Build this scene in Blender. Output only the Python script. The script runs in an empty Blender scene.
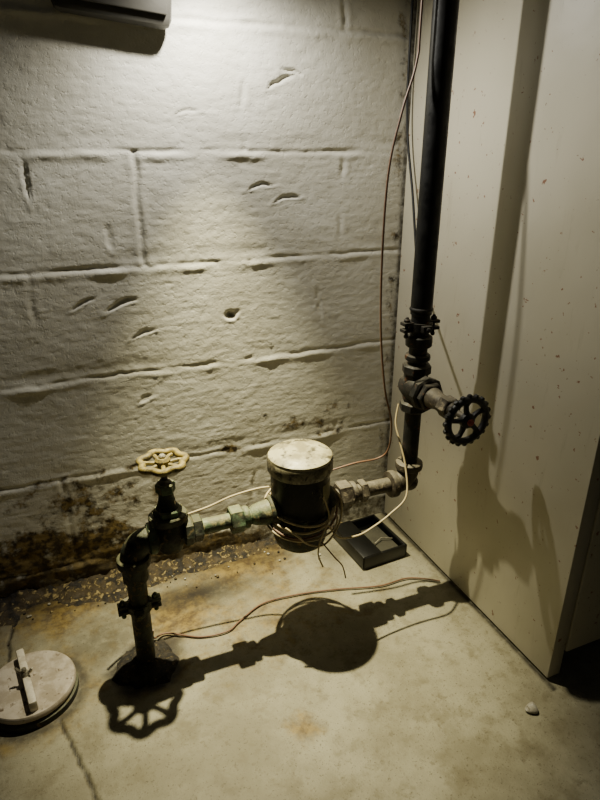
import bpy, bmesh, random
from math import *
from mathutils import Vector, Matrix, noise
random.seed(7)
scene=bpy.context.scene
def lin(c): return tuple((x/255.)**2.2 for x in c)

# ------------------------------------------------------------ materials
class N:
    def __init__(s,name):
        s.m=bpy.data.materials.new(name); s.m.use_nodes=True
        s.t=s.m.node_tree; s.t.nodes.clear()
        s.o=s.n('ShaderNodeOutputMaterial'); s.b=s.n('ShaderNodeBsdfPrincipled')
        s.l(s.b.outputs[0],s.o.inputs[0])
        s.tc=s.n('ShaderNodeTexCoord'); s.co=s.tc.outputs['Object']
    def n(s,k,**kw):
        x=s.t.nodes.new(k)
        for a,b in kw.items(): setattr(x,a,b)
        return x
    def l(s,a,b): s.t.links.new(a,b)
    def noise(s,scale,detail=5,rough=.55,dist=0,co=None):
        x=s.n('ShaderNodeTexNoise'); x.inputs['Scale'].default_value=scale
        x.inputs['Detail'].default_value=detail; x.inputs['Roughness'].default_value=rough
        x.inputs['Distortion'].default_value=dist
        s.l(co or s.co,x.inputs['Vector']); return x.outputs['Fac']
    def ramp(s,f,a,b,lo=0.,hi=1.):
        x=s.n('ShaderNodeMapRange'); x.inputs['From Min'].default_value=a; x.inputs['From Max'].default_value=b
        x.inputs['To Min'].default_value=lo; x.inputs['To Max'].default_value=hi
        x.interpolation_type='SMOOTHSTEP'
        s.l(f,x.inputs['Value']); return x.outputs['Result']
    def mix(s,f,a,b):
        x=s.n('ShaderNodeMix',data_type='RGBA')
        if isinstance(f,float): x.inputs[0].default_value=f
        else: s.l(f,x.inputs[0])
        for v,i in ((a,6),(b,7)):
            if isinstance(v,tuple): x.inputs[i].default_value=(*v,1)
            else: s.l(v,x.inputs[i])
        return x.outputs[2]
    def math(s,op,a,b=None):
        x=s.n('ShaderNodeMath',operation=op)
        for v,i in ((a,0),(b,1)):
            if v is None: continue
            if isinstance(v,(int,float)): x.inputs[i].default_value=v
            else: s.l(v,x.inputs[i])
        return x.outputs[0]
    def bump(s,h,st,dist=.002):
        x=s.n('ShaderNodeBump'); x.inputs['Strength'].default_value=st; x.inputs['Distance'].default_value=dist
        s.l(h,x.inputs['Height']); s.l(x.outputs[0],s.b.inputs['Normal'])
    def fin(s,col,rough,metal=0.,spec=.5):
        if isinstance(col,tuple): s.b.inputs['Base Color'].default_value=(*col,1)
        else: s.l(col,s.b.inputs['Base Color'])
        if isinstance(rough,float): s.b.inputs['Roughness'].default_value=rough
        else: s.l(rough,s.b.inputs['Roughness'])
        s.b.inputs['Metallic'].default_value=metal
        s.b.inputs['Specular IOR Level'].default_value=spec
        return s.m
def mottled(name,c1,c2,c3,scale=30,rough=.6,metal=0.,bump=.4,dust=None,dustamt=.5,t2=.5,t3=.62,spec=.5):
    s=N(name)
    a=s.noise(scale,6,.6); b=s.noise(scale*2.3,5,.6,.5); c=s.noise(scale*9,3)
    col=s.mix(s.ramp(a,t2-.08,t2+.08),lin(c1),lin(c2))
    col=s.mix(s.ramp(b,t3-.06,t3+.06),col,lin(c3))
    if dust:
        g=s.n('ShaderNodeNewGeometry'); sx=s.n('ShaderNodeSeparateXYZ'); s.l(g.outputs['Normal'],sx.inputs[0])
        d=s.ramp(s.math('ADD',sx.outputs[2],s.math('MULTIPLY',s.math('SUBTRACT',b,.5),1.2)),.35,.95,0,dustamt)
        col=s.mix(d,col,lin(dust))
    s.bump(s.math('ADD',a,s.math('MULTIPLY',c,.5)),bump,.003)
    return s.fin(col,s.ramp(b,.3,.7,rough-.15,rough+.15),metal,spec)

def mat_wall():
    s=N('painted_block')
    at=s.n('ShaderNodeAttribute',attribute_name='mask'); sep=s.n('ShaderNodeSeparateColor'); s.l(at.outputs['Color'],sep.inputs[0])
    big=s.noise(5,4); med=s.noise(26,5,.65); fine=s.noise(300,3,.6)
    col=s.mix(s.ramp(big,.35,.65),lin((202,199,186)),lin((186,182,167)))
    col=s.mix(s.ramp(s.noise(70,4,.7),.56,.74,0,.3),col,lin((136,129,110)))
    r=s.math('ADD',sep.outputs[0],s.math('MULTIPLY',s.math('SUBTRACT',med,.5),2.4))
    rr=s.math('MULTIPLY',s.ramp(r,.40,.85),s.ramp(sep.outputs[0],.02,.15))
    col=s.mix(rr,col,s.mix(s.ramp(s.noise(60,4),.38,.6),lin((122,104,64)),lin((50,41,27))))
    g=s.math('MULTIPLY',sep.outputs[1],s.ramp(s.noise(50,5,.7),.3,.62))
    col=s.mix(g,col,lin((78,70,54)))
    pits=s.ramp(s.noise(110,4,.6),.36,.44)
    s.bump(s.math('ADD',s.math('MULTIPLY',fine,.5),s.math('ADD',s.math('MULTIPLY',pits,.6),s.math('MULTIPLY',s.noise(55,6,.7),1.2))),.32,.0025)
    return s.fin(col,.6,0.,.35)
def mat_floor():
    s=N('concrete_floor')
    at=s.n('ShaderNodeAttribute',attribute_name='mask'); sep=s.n('ShaderNodeSeparateColor'); s.l(at.outputs['Color'],sep.inputs[0])
    big=s.noise(5,6,.65); med=s.noise(22,6,.65); sp=s.noise(330,3,.6)
    col=s.mix(s.ramp(big,.36,.64),lin((140,135,114)),lin((114,108,88)))
    col=s.mix(s.ramp(med,.48,.68,0,.6),col,lin((96,88,66)))
    col=s.mix(s.ramp(s.noise(60,5,.7),.58,.68,0,.5),col,lin((84,74,54)))
    col=s.mix(s.ramp(sp,.60,.70,0,.7),col,lin((66,58,42)))
    r=s.math('ADD',sep.outputs[0],s.math('MULTIPLY',s.math('SUBTRACT',med,.5),1.2))
    rr=s.math('MULTIPLY',s.ramp(r,.15,.9),s.ramp(sep.outputs[0],.02,.2))
    col=s.mix(rr,col,s.mix(s.ramp(s.noise(45,5,.7),.35,.65),lin((130,110,60)),lin((78,62,36))))
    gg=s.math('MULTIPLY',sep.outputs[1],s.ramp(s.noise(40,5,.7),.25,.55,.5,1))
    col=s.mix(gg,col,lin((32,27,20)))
    s.bump(s.math('ADD',sp,s.math('MULTIPLY',med,2)),.3,.002)
    return s.fin(col,.6,0.,.35)
def mat_panel():
    s=N('cream_paint')
    big=s.noise(3,3)
    col=s.mix(s.ramp(big,.35,.65),lin((194,188,168)),lin((180,174,153)))
    a=s.noise(60,3,.6)
    col=s.mix(s.ramp(a,.66,.70,0,.85),col,lin((122,72,48)))
    a2=s.noise(130,3,.6)
    col=s.mix(s.ramp(a2,.68,.72,0,.6),col,lin((100,66,46)))
    mp=s.n('ShaderNodeMapping'); mp.inputs['Scale'].default_value=(1,1,.15); s.l(s.co,mp.inputs[0])
    col=s.mix(s.ramp(s.noise(40,5,.7,0,mp.outputs[0]),.58,.8,0,.4),col,lin((126,114,88)))
    s.bump(s.noise(12,3),.12,.01)
    return s.fin(col,.42,0.,.4)
def plain(name,c,rough=.5,metal=0.,noi=20,amt=.3):
    s=N(name); a=s.noise(noi,5,.6)
    col=s.mix(s.ramp(a,.35,.7,0,amt),lin(c),tuple(x*.35 for x in lin(c)))
    s.bump(s.noise(noi*6,3),.15,.001)
    return s.fin(col,rough,metal)

M_wall=mat_wall(); M_floor=mat_floor(); M_panel=mat_panel()
M_dark=plain('dark_void',(22,18,14),.9)
M_iron=mottled('black_iron',(26,26,25),(42,39,36),(92,62,42),30,.6,.15,.4,(120,114,98),.3,.52,.64,.35)
M_pipe=mottled('black_pipe_paint',(14,14,14),(22,22,22),(52,48,44),18,.5,.0,.15,None,0,.55,.74,.3)
M_galv=mottled('old_galvanised',(66,60,50),(40,33,25),(112,100,80),38,.62,.15,.5,(136,128,108),.4)
M_green=mottled('patina_bronze',(76,94,70),(42,45,33),(122,112,76),34,.65,.1,.55,(144,142,106),.45,.5,.6)
M_gdark=mottled('patina_iron',(42,47,35),(22,21,15),(96,80,50),34,.65,.1,.6,(108,106,76),.4,.5,.6)
M_hole=mottled('broken_grout',(46,40,30),(24,20,14),(86,76,54),60,.9,0,.9,None,0,.5,.62)
M_yel=mottled('tarnished_brass_paint',(128,112,56),(86,74,38),(38,33,20),70,.6,.05,.4,(158,146,94),.2,.5,.58)
M_tooth=mottled('black_wheel_paint',(20,19,18),(32,30,28),(84,48,34),40,.55,.0,.3,None,0,.5,.7)
M_cap=mottled('meter_cap_enamel',(170,162,128),(130,122,94),(66,60,42),22,.5,.0,.2,None,0,.5,.58)
M_capside=mottled('meter_cap_worn_rim',(128,122,98),(78,72,56),(44,38,28),40,.45,.0,.2,None,0,.5,.58)
M_black=mottled('black_bakelite',(9,9,8),(14,16,12),(56,56,40),24,.4,.0,.15,None,0,.5,.68,.3)
M_plate=plain('meter_plate',(110,106,72),.5,.2,60,.6)
M_lid=mottled('worn_white_enamel',(172,162,148),(148,137,121),(92,78,60),34,.45,.1,.25,None,0,.5,.64)
M_bar=mottled('pale_bar',(196,188,170),(172,162,144),(130,114,92),40,.5,.0,.2,None,0,.5,.68)
M_steel=mottled('dull_steel',(160,155,140),(120,114,100),(86,74,56),50,.4,.5,.2)
M_wb=plain('brown_wire',(112,82,62),.5,0,30,.3)
M_wc=plain('beige_wire',(188,170,128),.5,0,30,.3)
M_wk=plain('black_cable_rubber',(16,16,16),.45)
M_deb=mottled('rusty_debris',(62,52,34),(30,25,17),(134,118,80),42,.9,0.,.9,None,0,.5,.6)
M_grey=plain('grey_box_paint',(62,60,54),.55,.1)
M_bb=plain('black_plastic',(12,12,11),.35)
M_gl=plain('smoky_plastic',(70,68,60),.2,0,12,.5)
M_stone=mottled('grey_stone',(160,156,144),(134,128,114),(100,94,80),60,.8)

# ------------------------------------------------------------ mesh builder
class B:
    def __init__(s): s.v=[];s.f=[];s.mi=[];s.m=[]
    def mat(s,m):
        if m not in s.m: s.m.append(m)
        return s.m.index(m)
    def add(s,vs,fs,m):
        k=len(s.v); s.v+= [tuple(v) for v in vs]; i=s.mat(m)
        for f in fs: s.f.append(tuple(a+k for a in f)); s.mi.append(i)
    def lathe(s,o,ax,prof,m,seg=32,rf=None,ref=None):
        o=Vector(o); ax=Vector(ax).normalized()
        q=ax.to_track_quat('Z','Y').to_matrix()
        vs=[];fs=[]
        for r,z in prof:
            for i in range(seg):
                a=2*pi*i/seg; rr=r*(rf(a) if rf else 1)
                vs.append(o+q@Vector((rr*cos(a),rr*sin(a),z)))
        n=len(prof)
        for j in range(n-1):
            for i in range(seg):
                fs.append((j*seg+i,j*seg+(i+1)%seg,(j+1)*seg+(i+1)%seg,(j+1)*seg+i))
        if prof[0][0]>1e-5: fs.append(tuple(range(seg-1,-1,-1)))
        if prof[-1][0]>1e-5: fs.append(tuple((n-1)*seg+i for i in range(seg)))
        s.add(vs,fs,m)
    def cyl(s,o,ax,r,z0,z1,m,seg=32,bev=.0015):
        b=min(bev,r*.4,(z1-z0)*.4)
        s.lathe(o,ax,[(r-b,z0),(r,z0+b),(r,z1-b),(r-b,z1)],m,seg)
    def hexn(s,o,ax,r,z0,z1,m): s.cyl(o,ax,r,z0,z1,m,6,.002)
    def tube(s,pts,r,m,seg=10,closed=False,smooth=0):
        pts=[Vector(p) for p in pts]
        if smooth:
            out=[];n=len(pts)
            rng=range(n if closed else n-1)
            for i in rng:
                if closed: p=[pts[(i+k-1)%n] for k in range(4)]
                else: p=[pts[max(0,i-1)],pts[i],pts[i+1],pts[min(n-1,i+2)]]
                for k in range(smooth):
                    t=k/smooth
                    out.append(.5*((2*p[1])+(p[2]-p[0])*t+(2*p[0]-5*p[1]+4*p[2]-p[3])*t*t+(3*p[1]-p[0]-3*p[2]+p[3])*t**3))
            if not closed: out.append(pts[-1])
            pts=out
        n=len(pts); rs=r if isinstance(r,list) else [r]*n
        up=None; vs=[];fs=[]
        for i in range(n):
            if closed: t=pts[(i+1)%n]-pts[i-1]
            else: t=pts[min(n-1,i+1)]-pts[max(0,i-1)]
            t.normalize()
            if up is None:
                up=Vector((0,0,1)) if abs(t.z)<.9 else Vector((1,0,0))
            up=(up-t*up.dot(t)).normalized(); w=t.cross(up)
            for k in range(seg):
                a=2*pi*k/seg; vs.append(pts[i]+(up*cos(a)+w*sin(a))*rs[i])
        for i in range(n if closed else n-1):
            j=(i+1)%n
            for k in range(seg):
                fs.append((i*seg+k,i*seg+(k+1)%seg,j*seg+(k+1)%seg,j*seg+k))
        if not closed:
            fs.append(tuple(range(seg-1,-1,-1))); fs.append(tuple((n-1)*seg+k for k in range(seg)))
        s.add(vs,fs,m)
    def box(s,c,d,m,rot=None,bev=.002):
        bm=bmesh.new(); bmesh.ops.create_cube(bm,size=1)
        for v in bm.verts: v.co=Vector((v.co.x*d[0],v.co.y*d[1],v.co.z*d[2]))
        if bev: bmesh.ops.bevel(bm,geom=bm.edges[:],offset=bev,segments=2,affect='EDGES',profile=.5)
        R=rot or Matrix.Identity(3); bm.verts.index_update()
        s.add([Vector(c)+R@v.co for v in bm.verts],[[v.index for v in f.verts] for f in bm.faces],m); bm.free()
    def ball(s,o,r,m,ax=(0,0,1),sq=1.,seg=24):
        s.lathe(o,ax,[(r*sin(pi*i/12)+1e-6,-r*sq*cos(pi*i/12)) for i in range(13)],m,seg)
    def build(s,name,parent=None,ang=38,jitter=0):
        me=bpy.data.meshes.new(name); me.from_pydata(s.v,[],s.f)
        for m in s.m: me.materials.append(m)
        for p,i in zip(me.polygons,s.mi): p.material_index=i; p.use_smooth=True
        bm=bmesh.new(); bm.from_mesh(me); bmesh.ops.recalc_face_normals(bm,faces=bm.faces[:]); bm.to_mesh(me); bm.free()
        if jitter:
            for v in me.vertices: v.co+=noise.noise_vector(v.co*60)*jitter
        me.set_sharp_from_angle(angle=radians(ang))
        ob=bpy.data.objects.new(name,me); scene.collection.objects.link(ob)
        if parent: ob.parent=parent
        return ob
def empty(name):
    e=bpy.data.objects.new(name,None); scene.collection.objects.link(e); e.empty_display_size=.05; return e

def gauss(d,w): return exp(-(d/w)**2)
def seg_d(px,py,a,b):
    ax,ay=a;bx,by=b;dx=bx-ax;dy=by-ay
    t=max(0,min(1,((px-ax)*dx+(py-ay)*dy)/(dx*dx+dy*dy)))
    return hypot(px-ax-t*dx,py-ay-t*dy)
def arr(parts):
    o=[]
    for a,b,st in parts:
        n=max(1,int(round((b-a)/st))); o+=[a+(b-a)*i/n for i in range(n)]
    o.append(parts[-1][1]); return o
def grid(name,us,vs,fn,mat):
    V=[];C=[]
    for v in vs:
        for u in us:
            p,c=fn(u,v); V.append(p); C.append(c)
    nu=len(us);F=[]
    for j in range(len(vs)-1):
        for i in range(nu-1):
            k=j*nu+i; F.append((k,k+1,k+nu+1,k+nu))
    me=bpy.data.meshes.new(name); me.from_pydata(V,[],F); me.materials.append(mat)
    me.polygons.foreach_set('use_smooth',[True]*len(F))
    at=me.color_attributes.new('mask','FLOAT_COLOR','POINT')
    fl=[]
    for c in C: fl+=[c[0],c[1],c[2],1]
    at.data.foreach_set('color',fl)
    ob=bpy.data.objects.new(name,me); scene.collection.objects.link(ob); return ob
nz=lambda x,y,z=0: noise.noise(Vector((x,y,z)))

# ------------------------------------------------------------ back wall
JZ=[.06,.262,.466,.670,.866,1.068,1.27,1.47,1.67,1.87,2.07]
def vjoints(k):
    off=-.545 if k%2==1 else -.745
    return [off+.4*i for i in range(-4,3)]
G=[(-.316,.807,.022,.0028,10,.005),(-.262,.784,.022,.003,8,.006),(-.595,.605,.024,.0045,20,.008),(-.66,.612,.020,.003,25,.004),
   (-.273,.984,.024,.0035,25,.005),(-.25,1.0,.018,.003,-10,.004),(-.386,.562,.009,.008,0,.011),(-.374,.565,.008,.004,40,.003),(-.56,.545,.020,.003,15,.004),
   (-.72,.82,.004,.028,0,.004),(-.45,.93,.02,.003,10,.002),(-.19,.57,.005,.03,10,.002),
   (-.60,.725,.006,.02,5,.002),(-.57,.41,.012,.006,30,.002)]
G=[(a,b,c,d,radians(e),f) for a,b,c,d,e,f in G]
def wallfn(x,z):
    d=.0026*nz(x*3,z*4,1)+.0005*nz(x*12,z*22,2)+.0005*nz(x*40,z*60,3)+.0004*nz(x*100,z*130,8)+.0003*nz(x*30,z*190,18)
    t=nz(x*55,z*70,21); d-=.0014*max(0,t-.45)
    dirt_shade=0.; rust=0.
    w=.004*nz(x*4,0,7)+.003*nz(x*25,z*3,5)+.0015*nz(x*80,z*3,5)
    k=-1
    for i,j in enumerate(JZ):
        if z>j: k=i
        q=z-j-w
        if abs(q)<.05:
            mk=.45+1.0*nz(x*7,j*9,11)+.6*nz(x*30,j*9,12); mk=max(.10,min(1.0,mk))
            wd=.0036*(1+.6*nz(x*20,j*4,13))
            d-=.0037*mk*gauss(q,wd)
            d+=.0028*gauss(q+.010,.0065)*max(0,.45+1.5*nz(x*14,j*3,33))
            d-=.0018*gauss(q-.016,.010)*max(0,nz(x*10,j*3,43)+.35)
            dirt_shade=max(dirt_shade,gauss(q,.003)*max(0,mk-.5)*.6)
    for xj in vjoints(k):
        q=x-xj-.006*nz(z*22,xj,4)
        if abs(q)<.04:
            mk=max(0.,min(.6,.10+1.2*nz(z*16,xj*5,6)))
            if abs(xj+.545)<.01 and z>.67 and z<.866: mk=.65
            d-=.005*mk*gauss(q,.004); d+=.0016*mk*gauss(abs(q)-.010,.006)
            dirt_shade=max(dirt_shade,gauss(q,.003)*max(0,mk-.6)*.6)
    if -1<x<0 and z<1.15:
        for gx,gz,a,b,t,dp in G:
            u=x-gx;v=z-gz
            if abs(u)<.08 and abs(v)<.08:
                u+=.003*nz(x*80,z*80,3);v+=.003*nz(x*60,z*60,9)
                uu=(u*cos(t)+v*sin(t))/a; vv=(-u*sin(t)+v*cos(t)+.15*u*u/a)/b
                e=uu*uu+vv*vv
                if e<9:
                    d-=dp*exp(-e*e*.8); d+=.0010*exp(-(e-2.3)**2)*(v<0)
                    if dp>.009: dirt_shade=max(dirt_shade,exp(-e*e)*.8)  # deep hole darkened in colour, for the shade inside it
    lf=max(0,min(1,(-x-.15)/.55))
    rust=max(0,(.065+.15*lf+.06*nz(x*6,1)-z)/.10)*(.4+.6*lf)
    rust=max(rust,gauss(z-.262-w,.014)*(.5+.6*nz(x*9,3))*.95)
    rust=max(rust,.66*gauss(z-.20,.08)*gauss(x+.70,.22))
    rust=max(rust,gauss(z-.30,.05)*gauss(x+.20,.2)*.5)
    rust=max(rust,gauss(x+.015,.02)*.45)
    rust=min(rust,.95)
    dirt_shade=max(dirt_shade,gauss(z-.02,.045)*.95)
    dirt_shade=max(dirt_shade,gauss(x,.006)*.9)  # shade of the gap at the panel corner, painted into the wall colour
    if z<.16: d+=lf*(.16-z)*.05*nz(x*22,z*30,9)+.012*lf*(.16-z)*nz(x*70,z*70,3)
    return (x,-d,z),(min(1,rust),min(1,dirt_shade),0)
grid('wall_back',arr([(-2.4,-1.0,.025),(-1.0,0.0,.0038),(0,.8,.05)]),arr([(-.01,1.15,.0028),(1.15,2.3,.03)]),wallfn,M_wall)

# ------------------------------------------------------------ floor
def floorfn(x,y):
    z=.0012*nz(x*5,y*5,1)+.0006*nz(x*25,y*25,2)-.0012
    rust=0.;dk=0.
    if -1.1<x<.25 and y>-.95:
        rust=max(rust,max(0,1-abs(y+.03)/.20)*max(0,min(1,(-x-.10)/.2))*(.75+.5*nz(x*7,y*7,4)))
        rust=max(rust,gauss(x+.56,.10)*gauss(y+.16,.10)*.9)
        rust=max(rust,gauss(x+.432,.035)*gauss(y+.50,.035)*.75)
        rust=max(rust,gauss(x+.62,.09)*gauss(y+.30,.07)*.6)
        rust=max(rust,.5*gauss(x+.42,.28)*gauss(y+.22,.18))
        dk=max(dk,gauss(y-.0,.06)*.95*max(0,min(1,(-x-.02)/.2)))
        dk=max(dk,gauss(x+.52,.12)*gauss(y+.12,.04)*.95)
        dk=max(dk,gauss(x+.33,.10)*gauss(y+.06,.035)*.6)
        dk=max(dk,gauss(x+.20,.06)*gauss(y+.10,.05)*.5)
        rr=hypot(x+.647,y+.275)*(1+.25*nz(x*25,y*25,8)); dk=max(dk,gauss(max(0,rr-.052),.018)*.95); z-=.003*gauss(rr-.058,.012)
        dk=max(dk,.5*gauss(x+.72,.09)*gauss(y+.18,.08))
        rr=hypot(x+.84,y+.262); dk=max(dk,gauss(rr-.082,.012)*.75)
        rust=max(rust,gauss(rr-.095,.04)*.45)
        dk=max(dk,gauss(x-.0,.006)*.9*(y>-.6))  # shade of the gap along the panel foot, painted on the floor
        for a,b in (((-.80,-.335),(-.788,-.367)),((-.788,-.367),(-.775,-.42)),((-.775,-.42),(-.764,-.45)),((-.764,-.45),(-.752,-.50)),((-.752,-.5),(-.72,-.62)),
                    ((-.885,0),(-.876,-.07)),((-.876,-.07),(-.884,-.12)),((-.884,-.12),(-.879,-.19))):
            ds=seg_d(x+.004*nz(y*40,2)+.002*nz(y*120,5),y,a,b)
            if ds<.02: dk=max(dk,gauss(ds,.0028)*1.0); z-=.004*gauss(ds,.0026)
    return (x,y,z),(min(1,rust),min(1,dk),0)
grid('floor',arr([(-2.4,-1.0,.03),(-1.0,.15,.0028),(.15,1.2,.03)]),arr([(-3.0,-.8,.04),(-.8,.02,.0035)]),floorfn,M_floor)

# ------------------------------------------------------------ partition on the right
b=B()
b.box((.014,-.292,1.153),(.028,.572,2.294),M_panel,bev=.0012)
b.build('wall_right')
e=empty('door_1')
b=B(); b.box((.33,-.569,1.08),(.596,.02,2.05),M_panel,bev=.002); b.build('door_leaf',e)
b=B(); b.box((.345,-.50,.027),(.63,.02,.05),M_dark,bev=.001); b.build('toe_kick_shade',e)  # near-black board, stands in for the shade in the gap under the door
b=B(); b.box((.0152,-.574,1.153),(.0264,.004,2.29),M_panel,bev=.001); b.build('trim_1')

# ------------------------------------------------------------ wall mounted box (top left)
e=empty('electrical_box'); b=B()
R=Matrix.Rotation(radians(5),3,'Y')
b.box((-.55,-.018,1.127),(.180,.032,.15),M_grey,R,.014)
b.build('box_body',e)
b=B(); b.box((-.55,-.036,1.134),(.160,.006,.13),M_grey,R,.002)
b.cyl((-.61,-.039,1.128),(0,-1,0),.005,0,.004,M_steel,12); b.cyl((-.49,-.039,1.12),(0,-1,0),.005,0,.004,M_steel,12)
b.build('box_cover',e)

# ------------------------------------------------------------ pipework
Y=-.268; ZR=.265; XL=-.647; XR=-.114
def collar(b,o,ax,r,m,w=.012): b.lathe(o,ax,[(r*.9,-w/2),(r,-w/2+.002),(r*1.03,0),(r,w/2-.002),(r*.9,w/2)],m,28)
def elbow(b,cx,cz,R,a0,a1,r,m):
    b.tube([(cx+R*cos(radians(a0+(a1-a0)*i/12)),Y,cz+R*sin(radians(a0+(a1-a0)*i/12))) for i in range(13)],r,m,24)
e=empty('water_service_pipe')
b=B(); b.cyl((XL,Y,0),(0,0,1),.0165,-.005,.20,M_gdark); b.build('riser',e)
b=B(); b.lathe((XL,Y,0),(0,0,1),[(.056,-.004),(.050,.005),(.040,.008),(.030,.009),(.024,.014),(.017,.015)],M_hole,36,lambda a:1+.08*sin(3*a+1)+.06*sin(7*a)+.03*sin(13*a)); b.build('floor_collar',e,jitter=.005)
b=B(); elbow(b,XL+.030,ZR-.030,.030,180,90,.0215,M_gdark)
collar(b,(XL,Y,ZR-.036),(0,0,1),.0275,M_gdark,.018); collar(b,(XL+.034,Y,ZR),(1,0,0),.027,M_green,.014)
b.cyl((XL,Y,0),(0,0,1),.0215,.19,.225,M_gdark); b.build('elbow',e)
b=B()
b.cyl((0,Y,ZR),(1,0,0),.0135,-.56,-.40,M_green)
b.hexn((0,Y,ZR),(1,0,0),.0235,-.545,-.528,M_gdark)
b.hexn((0,Y,ZR),(1,0,0),.0245,-.478,-.455,M_green); collar(b,(-.449,Y,ZR),(1,0,0),.020,M_green,.012)
b.lathe((0,Y,ZR),(1,0,0),[(.015,-.44),(.019,-.432),(.022,-.415),(.024,-.40),(.027,-.388)],M_green)
b.build('inlet_run',e)
b=B()
b.cyl((0,Y,ZR),(1,0,0),.0145,-.30,-.12,M_galv)
b.lathe((0,Y,ZR),(1,0,0),[(.027,-.30),(.024,-.29),(.021,-.275)],M_galv)
b.hexn((0,Y,ZR),(1,0,0),.027,-.268,-.243,M_galv); collar(b,(-.236,Y,ZR),(1,0,0),.022,M_galv,.012)
b.hexn((0,Y,ZR),(1,0,0),.022,-.222,-.208,M_galv)
b.build('outlet_run',e)
b=B(); elbow(b,XR-.030,ZR+.030,.030,-90,0,.0205,M_galv)
collar(b,(XR-.036,Y,ZR),(1,0,0),.026,M_galv,.016); collar(b,(XR,Y,ZR+.036),(0,0,1),.026,M_galv,.016)
b.ball((XR+.003,Y,ZR-.003),.018,M_galv)
b.cyl((XR,Y,0),(0,0,1),.0155,.30,.42,M_iron)
b.build('lower_riser',e)
b=B()
b.cyl((XR,Y,0),(0,0,1),.0190,.60,2.3,M_pipe,40)
b.cyl((XR,Y,0),(0,0,1),.0165,.50,.61,M_iron)
collar(b,(XR,Y,.552),(0,0,1),.0235,M_iron,.020); collar(b,(XR,Y,.610),(0,0,1),.0205,M_iron,.008)
b.build('upper_riser',e)

def wheel_pts(o,u,v,R,n,amp,N=120):
    return [o+(u*cos(2*pi*i/N)+v*sin(2*pi*i/N))*R*(1+amp*cos(n*2*pi*i/N)) for i in range(N)]
XV=-.583
e=empty('gate_valve')
b=B()
b.lathe((XV,Y,ZR),(1,0,0),[(.024,-.038),(.0265,-.034),(.0265,-.024),(.021,-.020),(.023,-.008),(.023,.008),(.021,.020),(.0265,.024),(.0265,.034),(.024,.038)],M_gdark,8)
b.lathe((XV,Y,ZR),(0,0,1),[(.010,-.034),(.020,-.028),(.025,-.012),(.026,.005),(.024,.020),(.021,.028)],M_gdark,28)
b.lathe((XV,Y,ZR),(0,0,1),[(.029,.028),(.030,.030),(.030,.040),(.028,.042)],M_gdark,28,lambda a:1+.10*cos(2*a))
b.hexn((XV,Y,ZR),(0,0,1),.0245,.042,.054,M_green)
b.lathe((XV,Y,ZR),(0,0,1),[(.019,.054),(.015,.062),(.0125,.075),(.0125,.085)],M_gdark,24)
b.hexn((XV,Y,ZR),(0,0,1),.0165,.083,.101,M_green)
b.lathe((XV,Y,ZR),(0,0,1),[(.012,.101),(.008,.106),(.0052,.107),(.0052,.138)],M_galv,20)
b.build('valve_body',e)
b=B(); o=Vector((XV,Y,.404))
b.tube(wheel_pts(o,Vector((1,0,0)),Vector((0,1,0)),.0350,7,.08),.0060,M_yel,10,True)
for i in range(7):
    a=2*pi*i/7+.0
    b.tube([o+Vector((cos(a+t*.25)*r,sin(a+t*.25)*r,-.001-.003*(1-t))) for t,r in ((0,.008),(.4,.016),(.4,.025),(0,.037))],[.0048,.0038,.0038,.0044],M_yel,8)
b.lathe(o,(0,0,1),[(.010,-.008),(.0125,-.004),(.0125,.004),(.009,.008)],M_yel,24)
b.hexn(o,(0,0,1),.0062,.006,.013,M_steel)
b.build('handwheel',e)
ZV=.463
e=empty('gate_valve')
b=B(); o=(XR,Y,ZV)
b.lathe(o,(0,0,1),[(.023,-.046),(.0265,-.043),(.0265,-.030),(.022,-.026),(.024,-.010),(.024,.010),(.022,.026),(.0265,.030),(.0265,.043),(.023,.046)],M_iron,8)
b.lathe(o,(0,-1,0),[(.012,-.030),(.022,-.024),(.026,-.010),(.027,.008),(.024,.022),(.022,.030)],M_iron,28)
b.lathe(o,(0,-1,0),[(.028,.026),(.0320,.029),(.0320,.042),(.028,.045)],M_iron,8)
b.hexn(o,(0,-1,0),.026,.042,.056,M_iron)
b.lathe(o,(0,-1,0),[(.019,.056),(.0175,.066),(.0155,.075),(.0155,.095)],M_galv,24)
b.hexn(o,(0,-1,0),.0195,.090,.114,M_galv)
b.lathe(o,(0,-1,0),[(.014,.114),(.010,.122),(.0055,.124),(.0055,.158)],M_galv,20)
collar(b,(XR,Y,.522),(0,0,1),.0225,M_iron,.012)
b.build('valve_body',e)
b=B(); o=Vector((XR+.002,Y-.152,ZV-.004)); U=Vector((1,0,0)); V=Vector((0,0,1))
b.tube(wheel_pts(o,U,V,.0370,1,0,96),.0060,M_tooth,10,True)
for i in range(20):
    a=2*pi*i/20; d=U*cos(a)+V*sin(a); b.tube([o+d*.036,o+d*.043,o+d*.0455],[.0054,.0048,.0032],M_tooth,8)
for i in range(5):
    a=2*pi*i/5+.3
    b.tube([o+(U*cos(a+s)+V*sin(a+s))*r for s,r in ((0,.008),(.22,.018),(.2,.028),(0,.036))],[.006,.0046,.0044,.0055],M_tooth,8)
b.lathe(o,(0,-1,0),[(.010,-.007),(.013,-.004),(.013,.004),(.009,.007)],M_tooth,24)
b.hexn(o,(0,-1,0),.0062,.006,.013,plain('red_nut',(130,50,34),.6))
b.build('handwheel',e)

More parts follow.
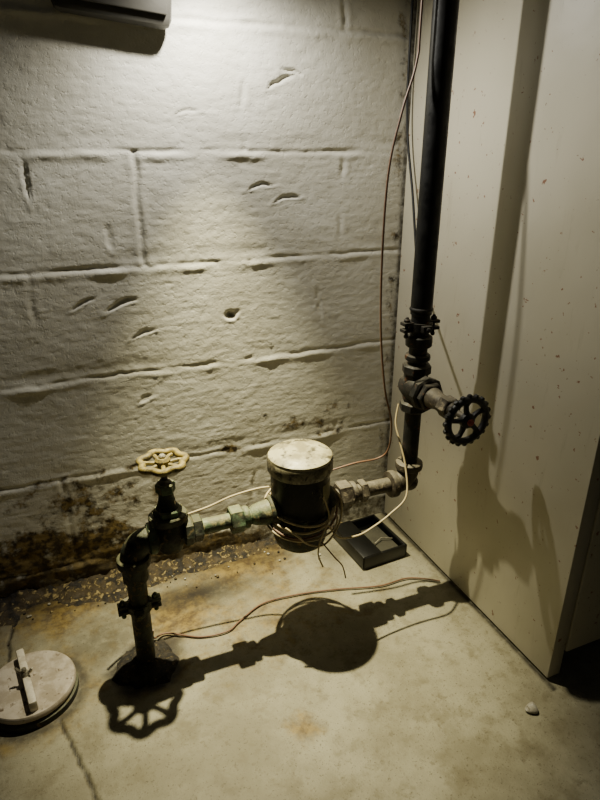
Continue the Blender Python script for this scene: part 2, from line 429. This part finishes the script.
def clamp(z,x,r,m,m2):
    e=empty('ground_clamp'); b=B()
    b.lathe((x,Y,z),(0,0,1),[(r,-.007),(r+.005,-.007),(r+.005,.007),(r,.007),(r,-.007)],m,28)
    for s in (-1,1):
        b.box((x+s*(r+.010),Y,z+.006),(.020,.016,.006),m,bev=.0012); b.box((x+s*(r+.010),Y,z-.006),(.020,.016,.006),m,bev=.0012)
        b.cyl((x+s*(r+.011),Y,z),(0,0,1),.003,-.018,.018,m2,12); b.hexn((x+s*(r+.011),Y,z),(0,0,1),.0062,.009,.015,m2)
        b.ball((x+s*(r+.011),Y,z-.017),.0042,m2,seg=12)
    b.build('clamp_ring',e)
    b=B(); b.box((x-.004,Y-r-.009,z),(.018,.010,.012),m,bev=.0015); b.cyl((x-.004,Y-r-.014,z),(0,-1,0),.0045,0,.005,m2,12); b.build('wire_lug',e)
clamp(.135,XL,.0168,M_gdark,M_green)
clamp(.580,XR,.0168,M_iron,M_iron)

# ------------------------------------------------------------ water meter
XM=-.344
e=empty('water_meter')
b=B()
b.lathe((XM,Y,0),(0,0,1),[(.018,.178),(.034,.182),(.046,.192),(.050,.205),(.050,.232),(.056,.238),(.058,.246),(.056,.254),(.050,.258)],M_gdark,40)
b.lathe((XM,Y,ZR),(1,0,0),[(.026,-.062),(.029,-.058),(.029,-.048),(.03,-.03),(.03,.03),(.029,.048),(.029,.058),(.026,.062)],M_gdark,28)
for i in range(6):
    a=i*pi/3+.3; b.hexn((XM+.053*cos(a),Y+.053*sin(a),0),(0,0,1),.006,.252,.262,M_green)
b.build('meter_body',e)
b=B(); b.lathe((XM,Y,0),(0,0,1),[(.048,.256),(.0535,.260),(.0535,.341),(.050,.344)],M_black,48); b.build('register_housing',e)
b=B(); b.lathe((XM,Y,0),(0,0,1),[(.050,.340),(.0575,.341),(.059,.344),(.059,.363),(.0575,.366)],M_capside,48)
b.lathe((XM,Y,0),(0,0,1),[(.0578,.364),(.0572,.3705),(.052,.3740),(.048,.3740),(.046,.3755),(.030,.3775),(1e-6,.379)],M_cap,48)
b.build('cap',e)
b=B(); b.tube([(XM-.02,Y+.059,.361),(XM,Y+.062,.363),(XM+.02,Y+.059,.361)],.004,M_cap,8)
b.build('cap_hinge',e)
b=B()
vs=[];fs=[]
for i in range(9):
    a=radians(-65+i*5)
    for z in (.290,.325): vs.append((XM+.0541*cos(a),Y+.0541*sin(a),z))
for i in range(8): fs.append((2*i,2*i+2,2*i+3,2*i+1))
b.add(vs,fs,M_plate); b.build('label_plate',e)

# ------------------------------------------------------------ wires
def wire(name,pts,r,m,s=8,seg=8,parent=None):
    b=B(); b.tube(pts,r,m,seg,smooth=s); return b.build(name,parent,ang=80)
for k in range(4):
    b=B(); ph=k*1.3; z0=.272-.009*k; pts=[]
    for i in range(14):
        a=2*pi*i/14; rr=.0625+.0018*k+.002*sin(3*a+ph); pts.append((XM+rr*cos(a),Y+rr*sin(a),z0+.014*sin(a+.5*sin(ph))+.004*sin(2*a+k)))
    b.tube(pts,.0020,M_wb if k==2 else M_wc,8,True,4); b.build('wire_loop_%d'%(k+1),e,80)
b=B(); b.tube([(XM+.045,Y-.045,.315),(XM+.058,Y-.052,.29),(XM+.05,Y-.062,.25),(XM+.02,Y-.07,.22),(XM-.01,Y-.068,.225),(XM-.03,Y-.066,.245),(XM-.05,Y-.055,.262)],.0018,M_wc,8,smooth=8)
b.tube([(XM+.02,Y-.058,.31),(XM+.028,Y-.066,.27),(XM+.01,Y-.072,.235),(XM+.004,Y-.075,.205),(XM+.012,Y-.078,.178)],.0015,M_wc,8,smooth=8)
b.tube([(XM+.01,Y-.07,.23),(XM+.03,Y-.085,.20),(XM+.05,Y-.08,.17),(XM+.055,Y-.085,.145)],.0013,M_wb,8,smooth=8)
b.build('wire_loop_5',e,80)
wire('lead_wire',[(XM+.03,Y-.060,.25),(XM+.05,Y-.065,.222),(XM+.09,Y-.06,.212),(-.22,Y-.055,.218),(-.18,Y-.05,.235),(-.145,Y-.045,.262),(-.135,Y-.02,.31),(-.137,Y+.0,.35),(-.138,Y+.02,.385),(-.128,Y+.03,.42)],.0018,M_wc,parent=e)
wire('signal_wire',[(-.66,-.225,.225),(-.62,-.20,.235),(-.56,-.195,.245),(-.50,-.197,.256),(-.455,-.2,.270),(-.41,-.205,.278),(-.385,-.215,.283)],.0019,M_wc)
wire('telephone_wire',[(-.14,-.262,2.2),(-.149,-.262,1.5),(-.151,-.262,1.065),(-.153,-.262,.989),(-.173,-.262,.922),(-.191,-.262,.838),(-.195,-.262,.716),(-.190,-.262,.581),(-.175,-.262,.467),(-.152,-.255,.393),(-.142,-.235,.325),(-.16,-.225,.302),(-.21,-.222,.300),(-.27,-.212,.287)],.0019,M_wb)
wire('ground_cable',[(-.02,-.02,2.2),(-.018,-.018,1.5),(-.016,-.016,1.12),(-.014,-.02,.925),(-.014,-.06,.78),(-.03,-.12,.64),(-.075,-.2,.592),(-.115,-.262,.579),(-.118,-.288,.579)],.0026,M_wk)
wire('loose_wire',[(-.628,-.245,.05),(-.626,-.225,.012),(-.60,-.212,.003),(-.543,-.246,.003),(-.49,-.252,.003),(-.460,-.235,.003),(-.40,-.205,.003),(-.322,-.208,.003),(-.24,-.225,.003),(-.151,-.250,.003),(-.08,-.252,.003),(-.022,-.286,.003)],.0017,M_wb)

# ------------------------------------------------------------ cleanout cover
CX,CY=-.84,-.262
e=empty('floor_cleanout_cover')
b=B(); b.lathe((CX,CY,0),(0,0,1),[(.075,-.004),(.075,.010),(.067,.014),(.060,.014)],M_gdark,48); b.build('rim',e)
b=B(); b.lathe((CX,CY,0),(0,0,1),[(.060,.014),(.0715,.015),(.073,.018),(.073,.024),(.071,.027),(.064,.0275),(.061,.0265),(.02,.0265),(1e-6,.0265)],M_lid,56); b.build('lid',e)
b=B(); R=Matrix.Rotation(radians(10),3,'Z')
b.box((CX-.004,CY,.037),(.013,.132,.022),M_bar,R,.003)
b.cyl((CX-.005,CY,.026),(0,0,1),.004,0,.036,M_steel,12); b.lathe((CX-.005,CY,.048),(0,0,1),[(.0075,0),(.0065,.004),(.005,.007)],M_steel,20)
for s in (-1,1):
    b.tube([(CX-.005+s*.005,CY-s*.002,.051),(CX-.005+s*.010,CY-s*.004,.056),(CX-.005+s*.013,CY-s*.005,.062)],[.002,.003,.002],M_steel,8)
b.build('wing_nut_bar',e)

# ------------------------------------------------------------ black bait box on the floor
e=empty('mouse_bait_box'); R=Matrix.Rotation(radians(4),3,'Z'); c=Vector((-.105,-.115,0))
b=B()
b.box(c+Vector((0,0,.004)),(.118,.140,.008),M_bb,R,.002)
for dx,dy,sx,sy in ((-.056,0,.006,.140),(.056,0,.006,.140),(0,-.067,.118,.006),(0,.067,.118,.006)):
    b.box(c+R@Vector((dx,dy,.017)),(sx,sy,.030),M_bb,R,.0015)
b.box(c+R@Vector((-.015,0,.017)),(.005,.13,.024),M_bb,R,.001)
b.build('tray',e)
b=B(); b.box(c+R@Vector((-.035,.0,.0335)),(.048,.138,.003),M_bb,R,.001); b.build('lid',e)
b=B(); b.box(c+R@Vector((.02,-.01,.020)),(.052,.09,.006),M_gl,R,.002); b.tube([c+R@Vector((-.004,-.03,.028)),c+R@Vector((.02,-.02,.031)),c+R@Vector((.045,-.03,.028))],.0015,M_steel,6); b.build('trap_plate',e)

# ------------------------------------------------------------ pebble + debris
b=B(); b.ball((-.066,-.615,.003),.011,M_stone,sq=.45); b.build('pebble',jitter=.004)
def debris(x,y):
    lf=max(0,min(1,(-x-.25)/.45)); w=.075*(.45+.55*lf)*(1+.4*nz(x*14,3))
    t=max(0,1+y/w) if y<0 else 1
    h=(.004+.018*lf)*t**1.3*(1+.7*nz(x*25,y*25,5))+.006*t*nz(x*80,y*80,6)+.003*t*nz(x*170,y*170,2)
    h-=.03*gauss(x+.825,.03)*gauss(y+.045,.018)
    return (x,y,h-.0045+(.002 if t>0 else 0)),(0,0,0)
e=empty('dirt_debris')
g=grid('dirt_bed',arr([(-1.5,-1,.01),(-1.0,-.12,.0032)]),arr([(-.12,.0,.0032)]),debris,M_deb); g.parent=e
b=B()
for i in range(110):
    x=-.95+random.random()**.8*.75; y=-.012-abs(random.gauss(0,.04)); r=random.uniform(.001,.0035)
    b.ball((x,y,r*.4),r,M_deb if random.random()<.7 else M_stone,sq=.6,seg=7)
b.build('gravel_crumbs',e,jitter=.001)

# ------------------------------------------------------------ light: one lamp hung by the wall, wide spill + tighter beam
def spot(name,en,col,size,blend,loc,dirv,rad):
    ld=bpy.data.lights.new(name,'SPOT'); ld.energy=en; ld.shadow_soft_size=rad; ld.color=col
    ld.spot_size=radians(size); ld.spot_blend=blend
    lo=bpy.data.objects.new(name,ld); lo.location=loc; scene.collection.objects.link(lo)
    lo.rotation_euler=Vector(dirv).to_track_quat('-Z','Y').to_euler()
LP=(-.43,-.108,1.16)
spot('work_light_spill',18,(1,.965,.86),168,.8,LP,(.14,-.22,-1),.009)
spot('work_light_beam',150,(1,.92,.57),54,1.,LP,(.03,-.145,-1),.008)
w=bpy.data.worlds.new('World'); scene.world=w; w.use_nodes=True
w.node_tree.nodes['Background'].inputs[0].default_value=(.6,.6,.54,1); w.node_tree.nodes['Background'].inputs[1].default_value=.03

# ------------------------------------------------------------ camera
cd=bpy.data.cameras.new('camera'); cd.lens=590/800*36; cd.sensor_width=36; cd.sensor_fit='AUTO'; cd.clip_start=.01
co=bpy.data.objects.new('camera',cd); scene.collection.objects.link(co)
th=radians(22.6);ps=radians(22.4)
co.location=(-.698,-1.1263,.86)
co.rotation_euler=Vector((sin(ps)*cos(th),cos(ps)*cos(th),-sin(th))).to_track_quat('-Z','Y').to_euler()
scene.camera=co
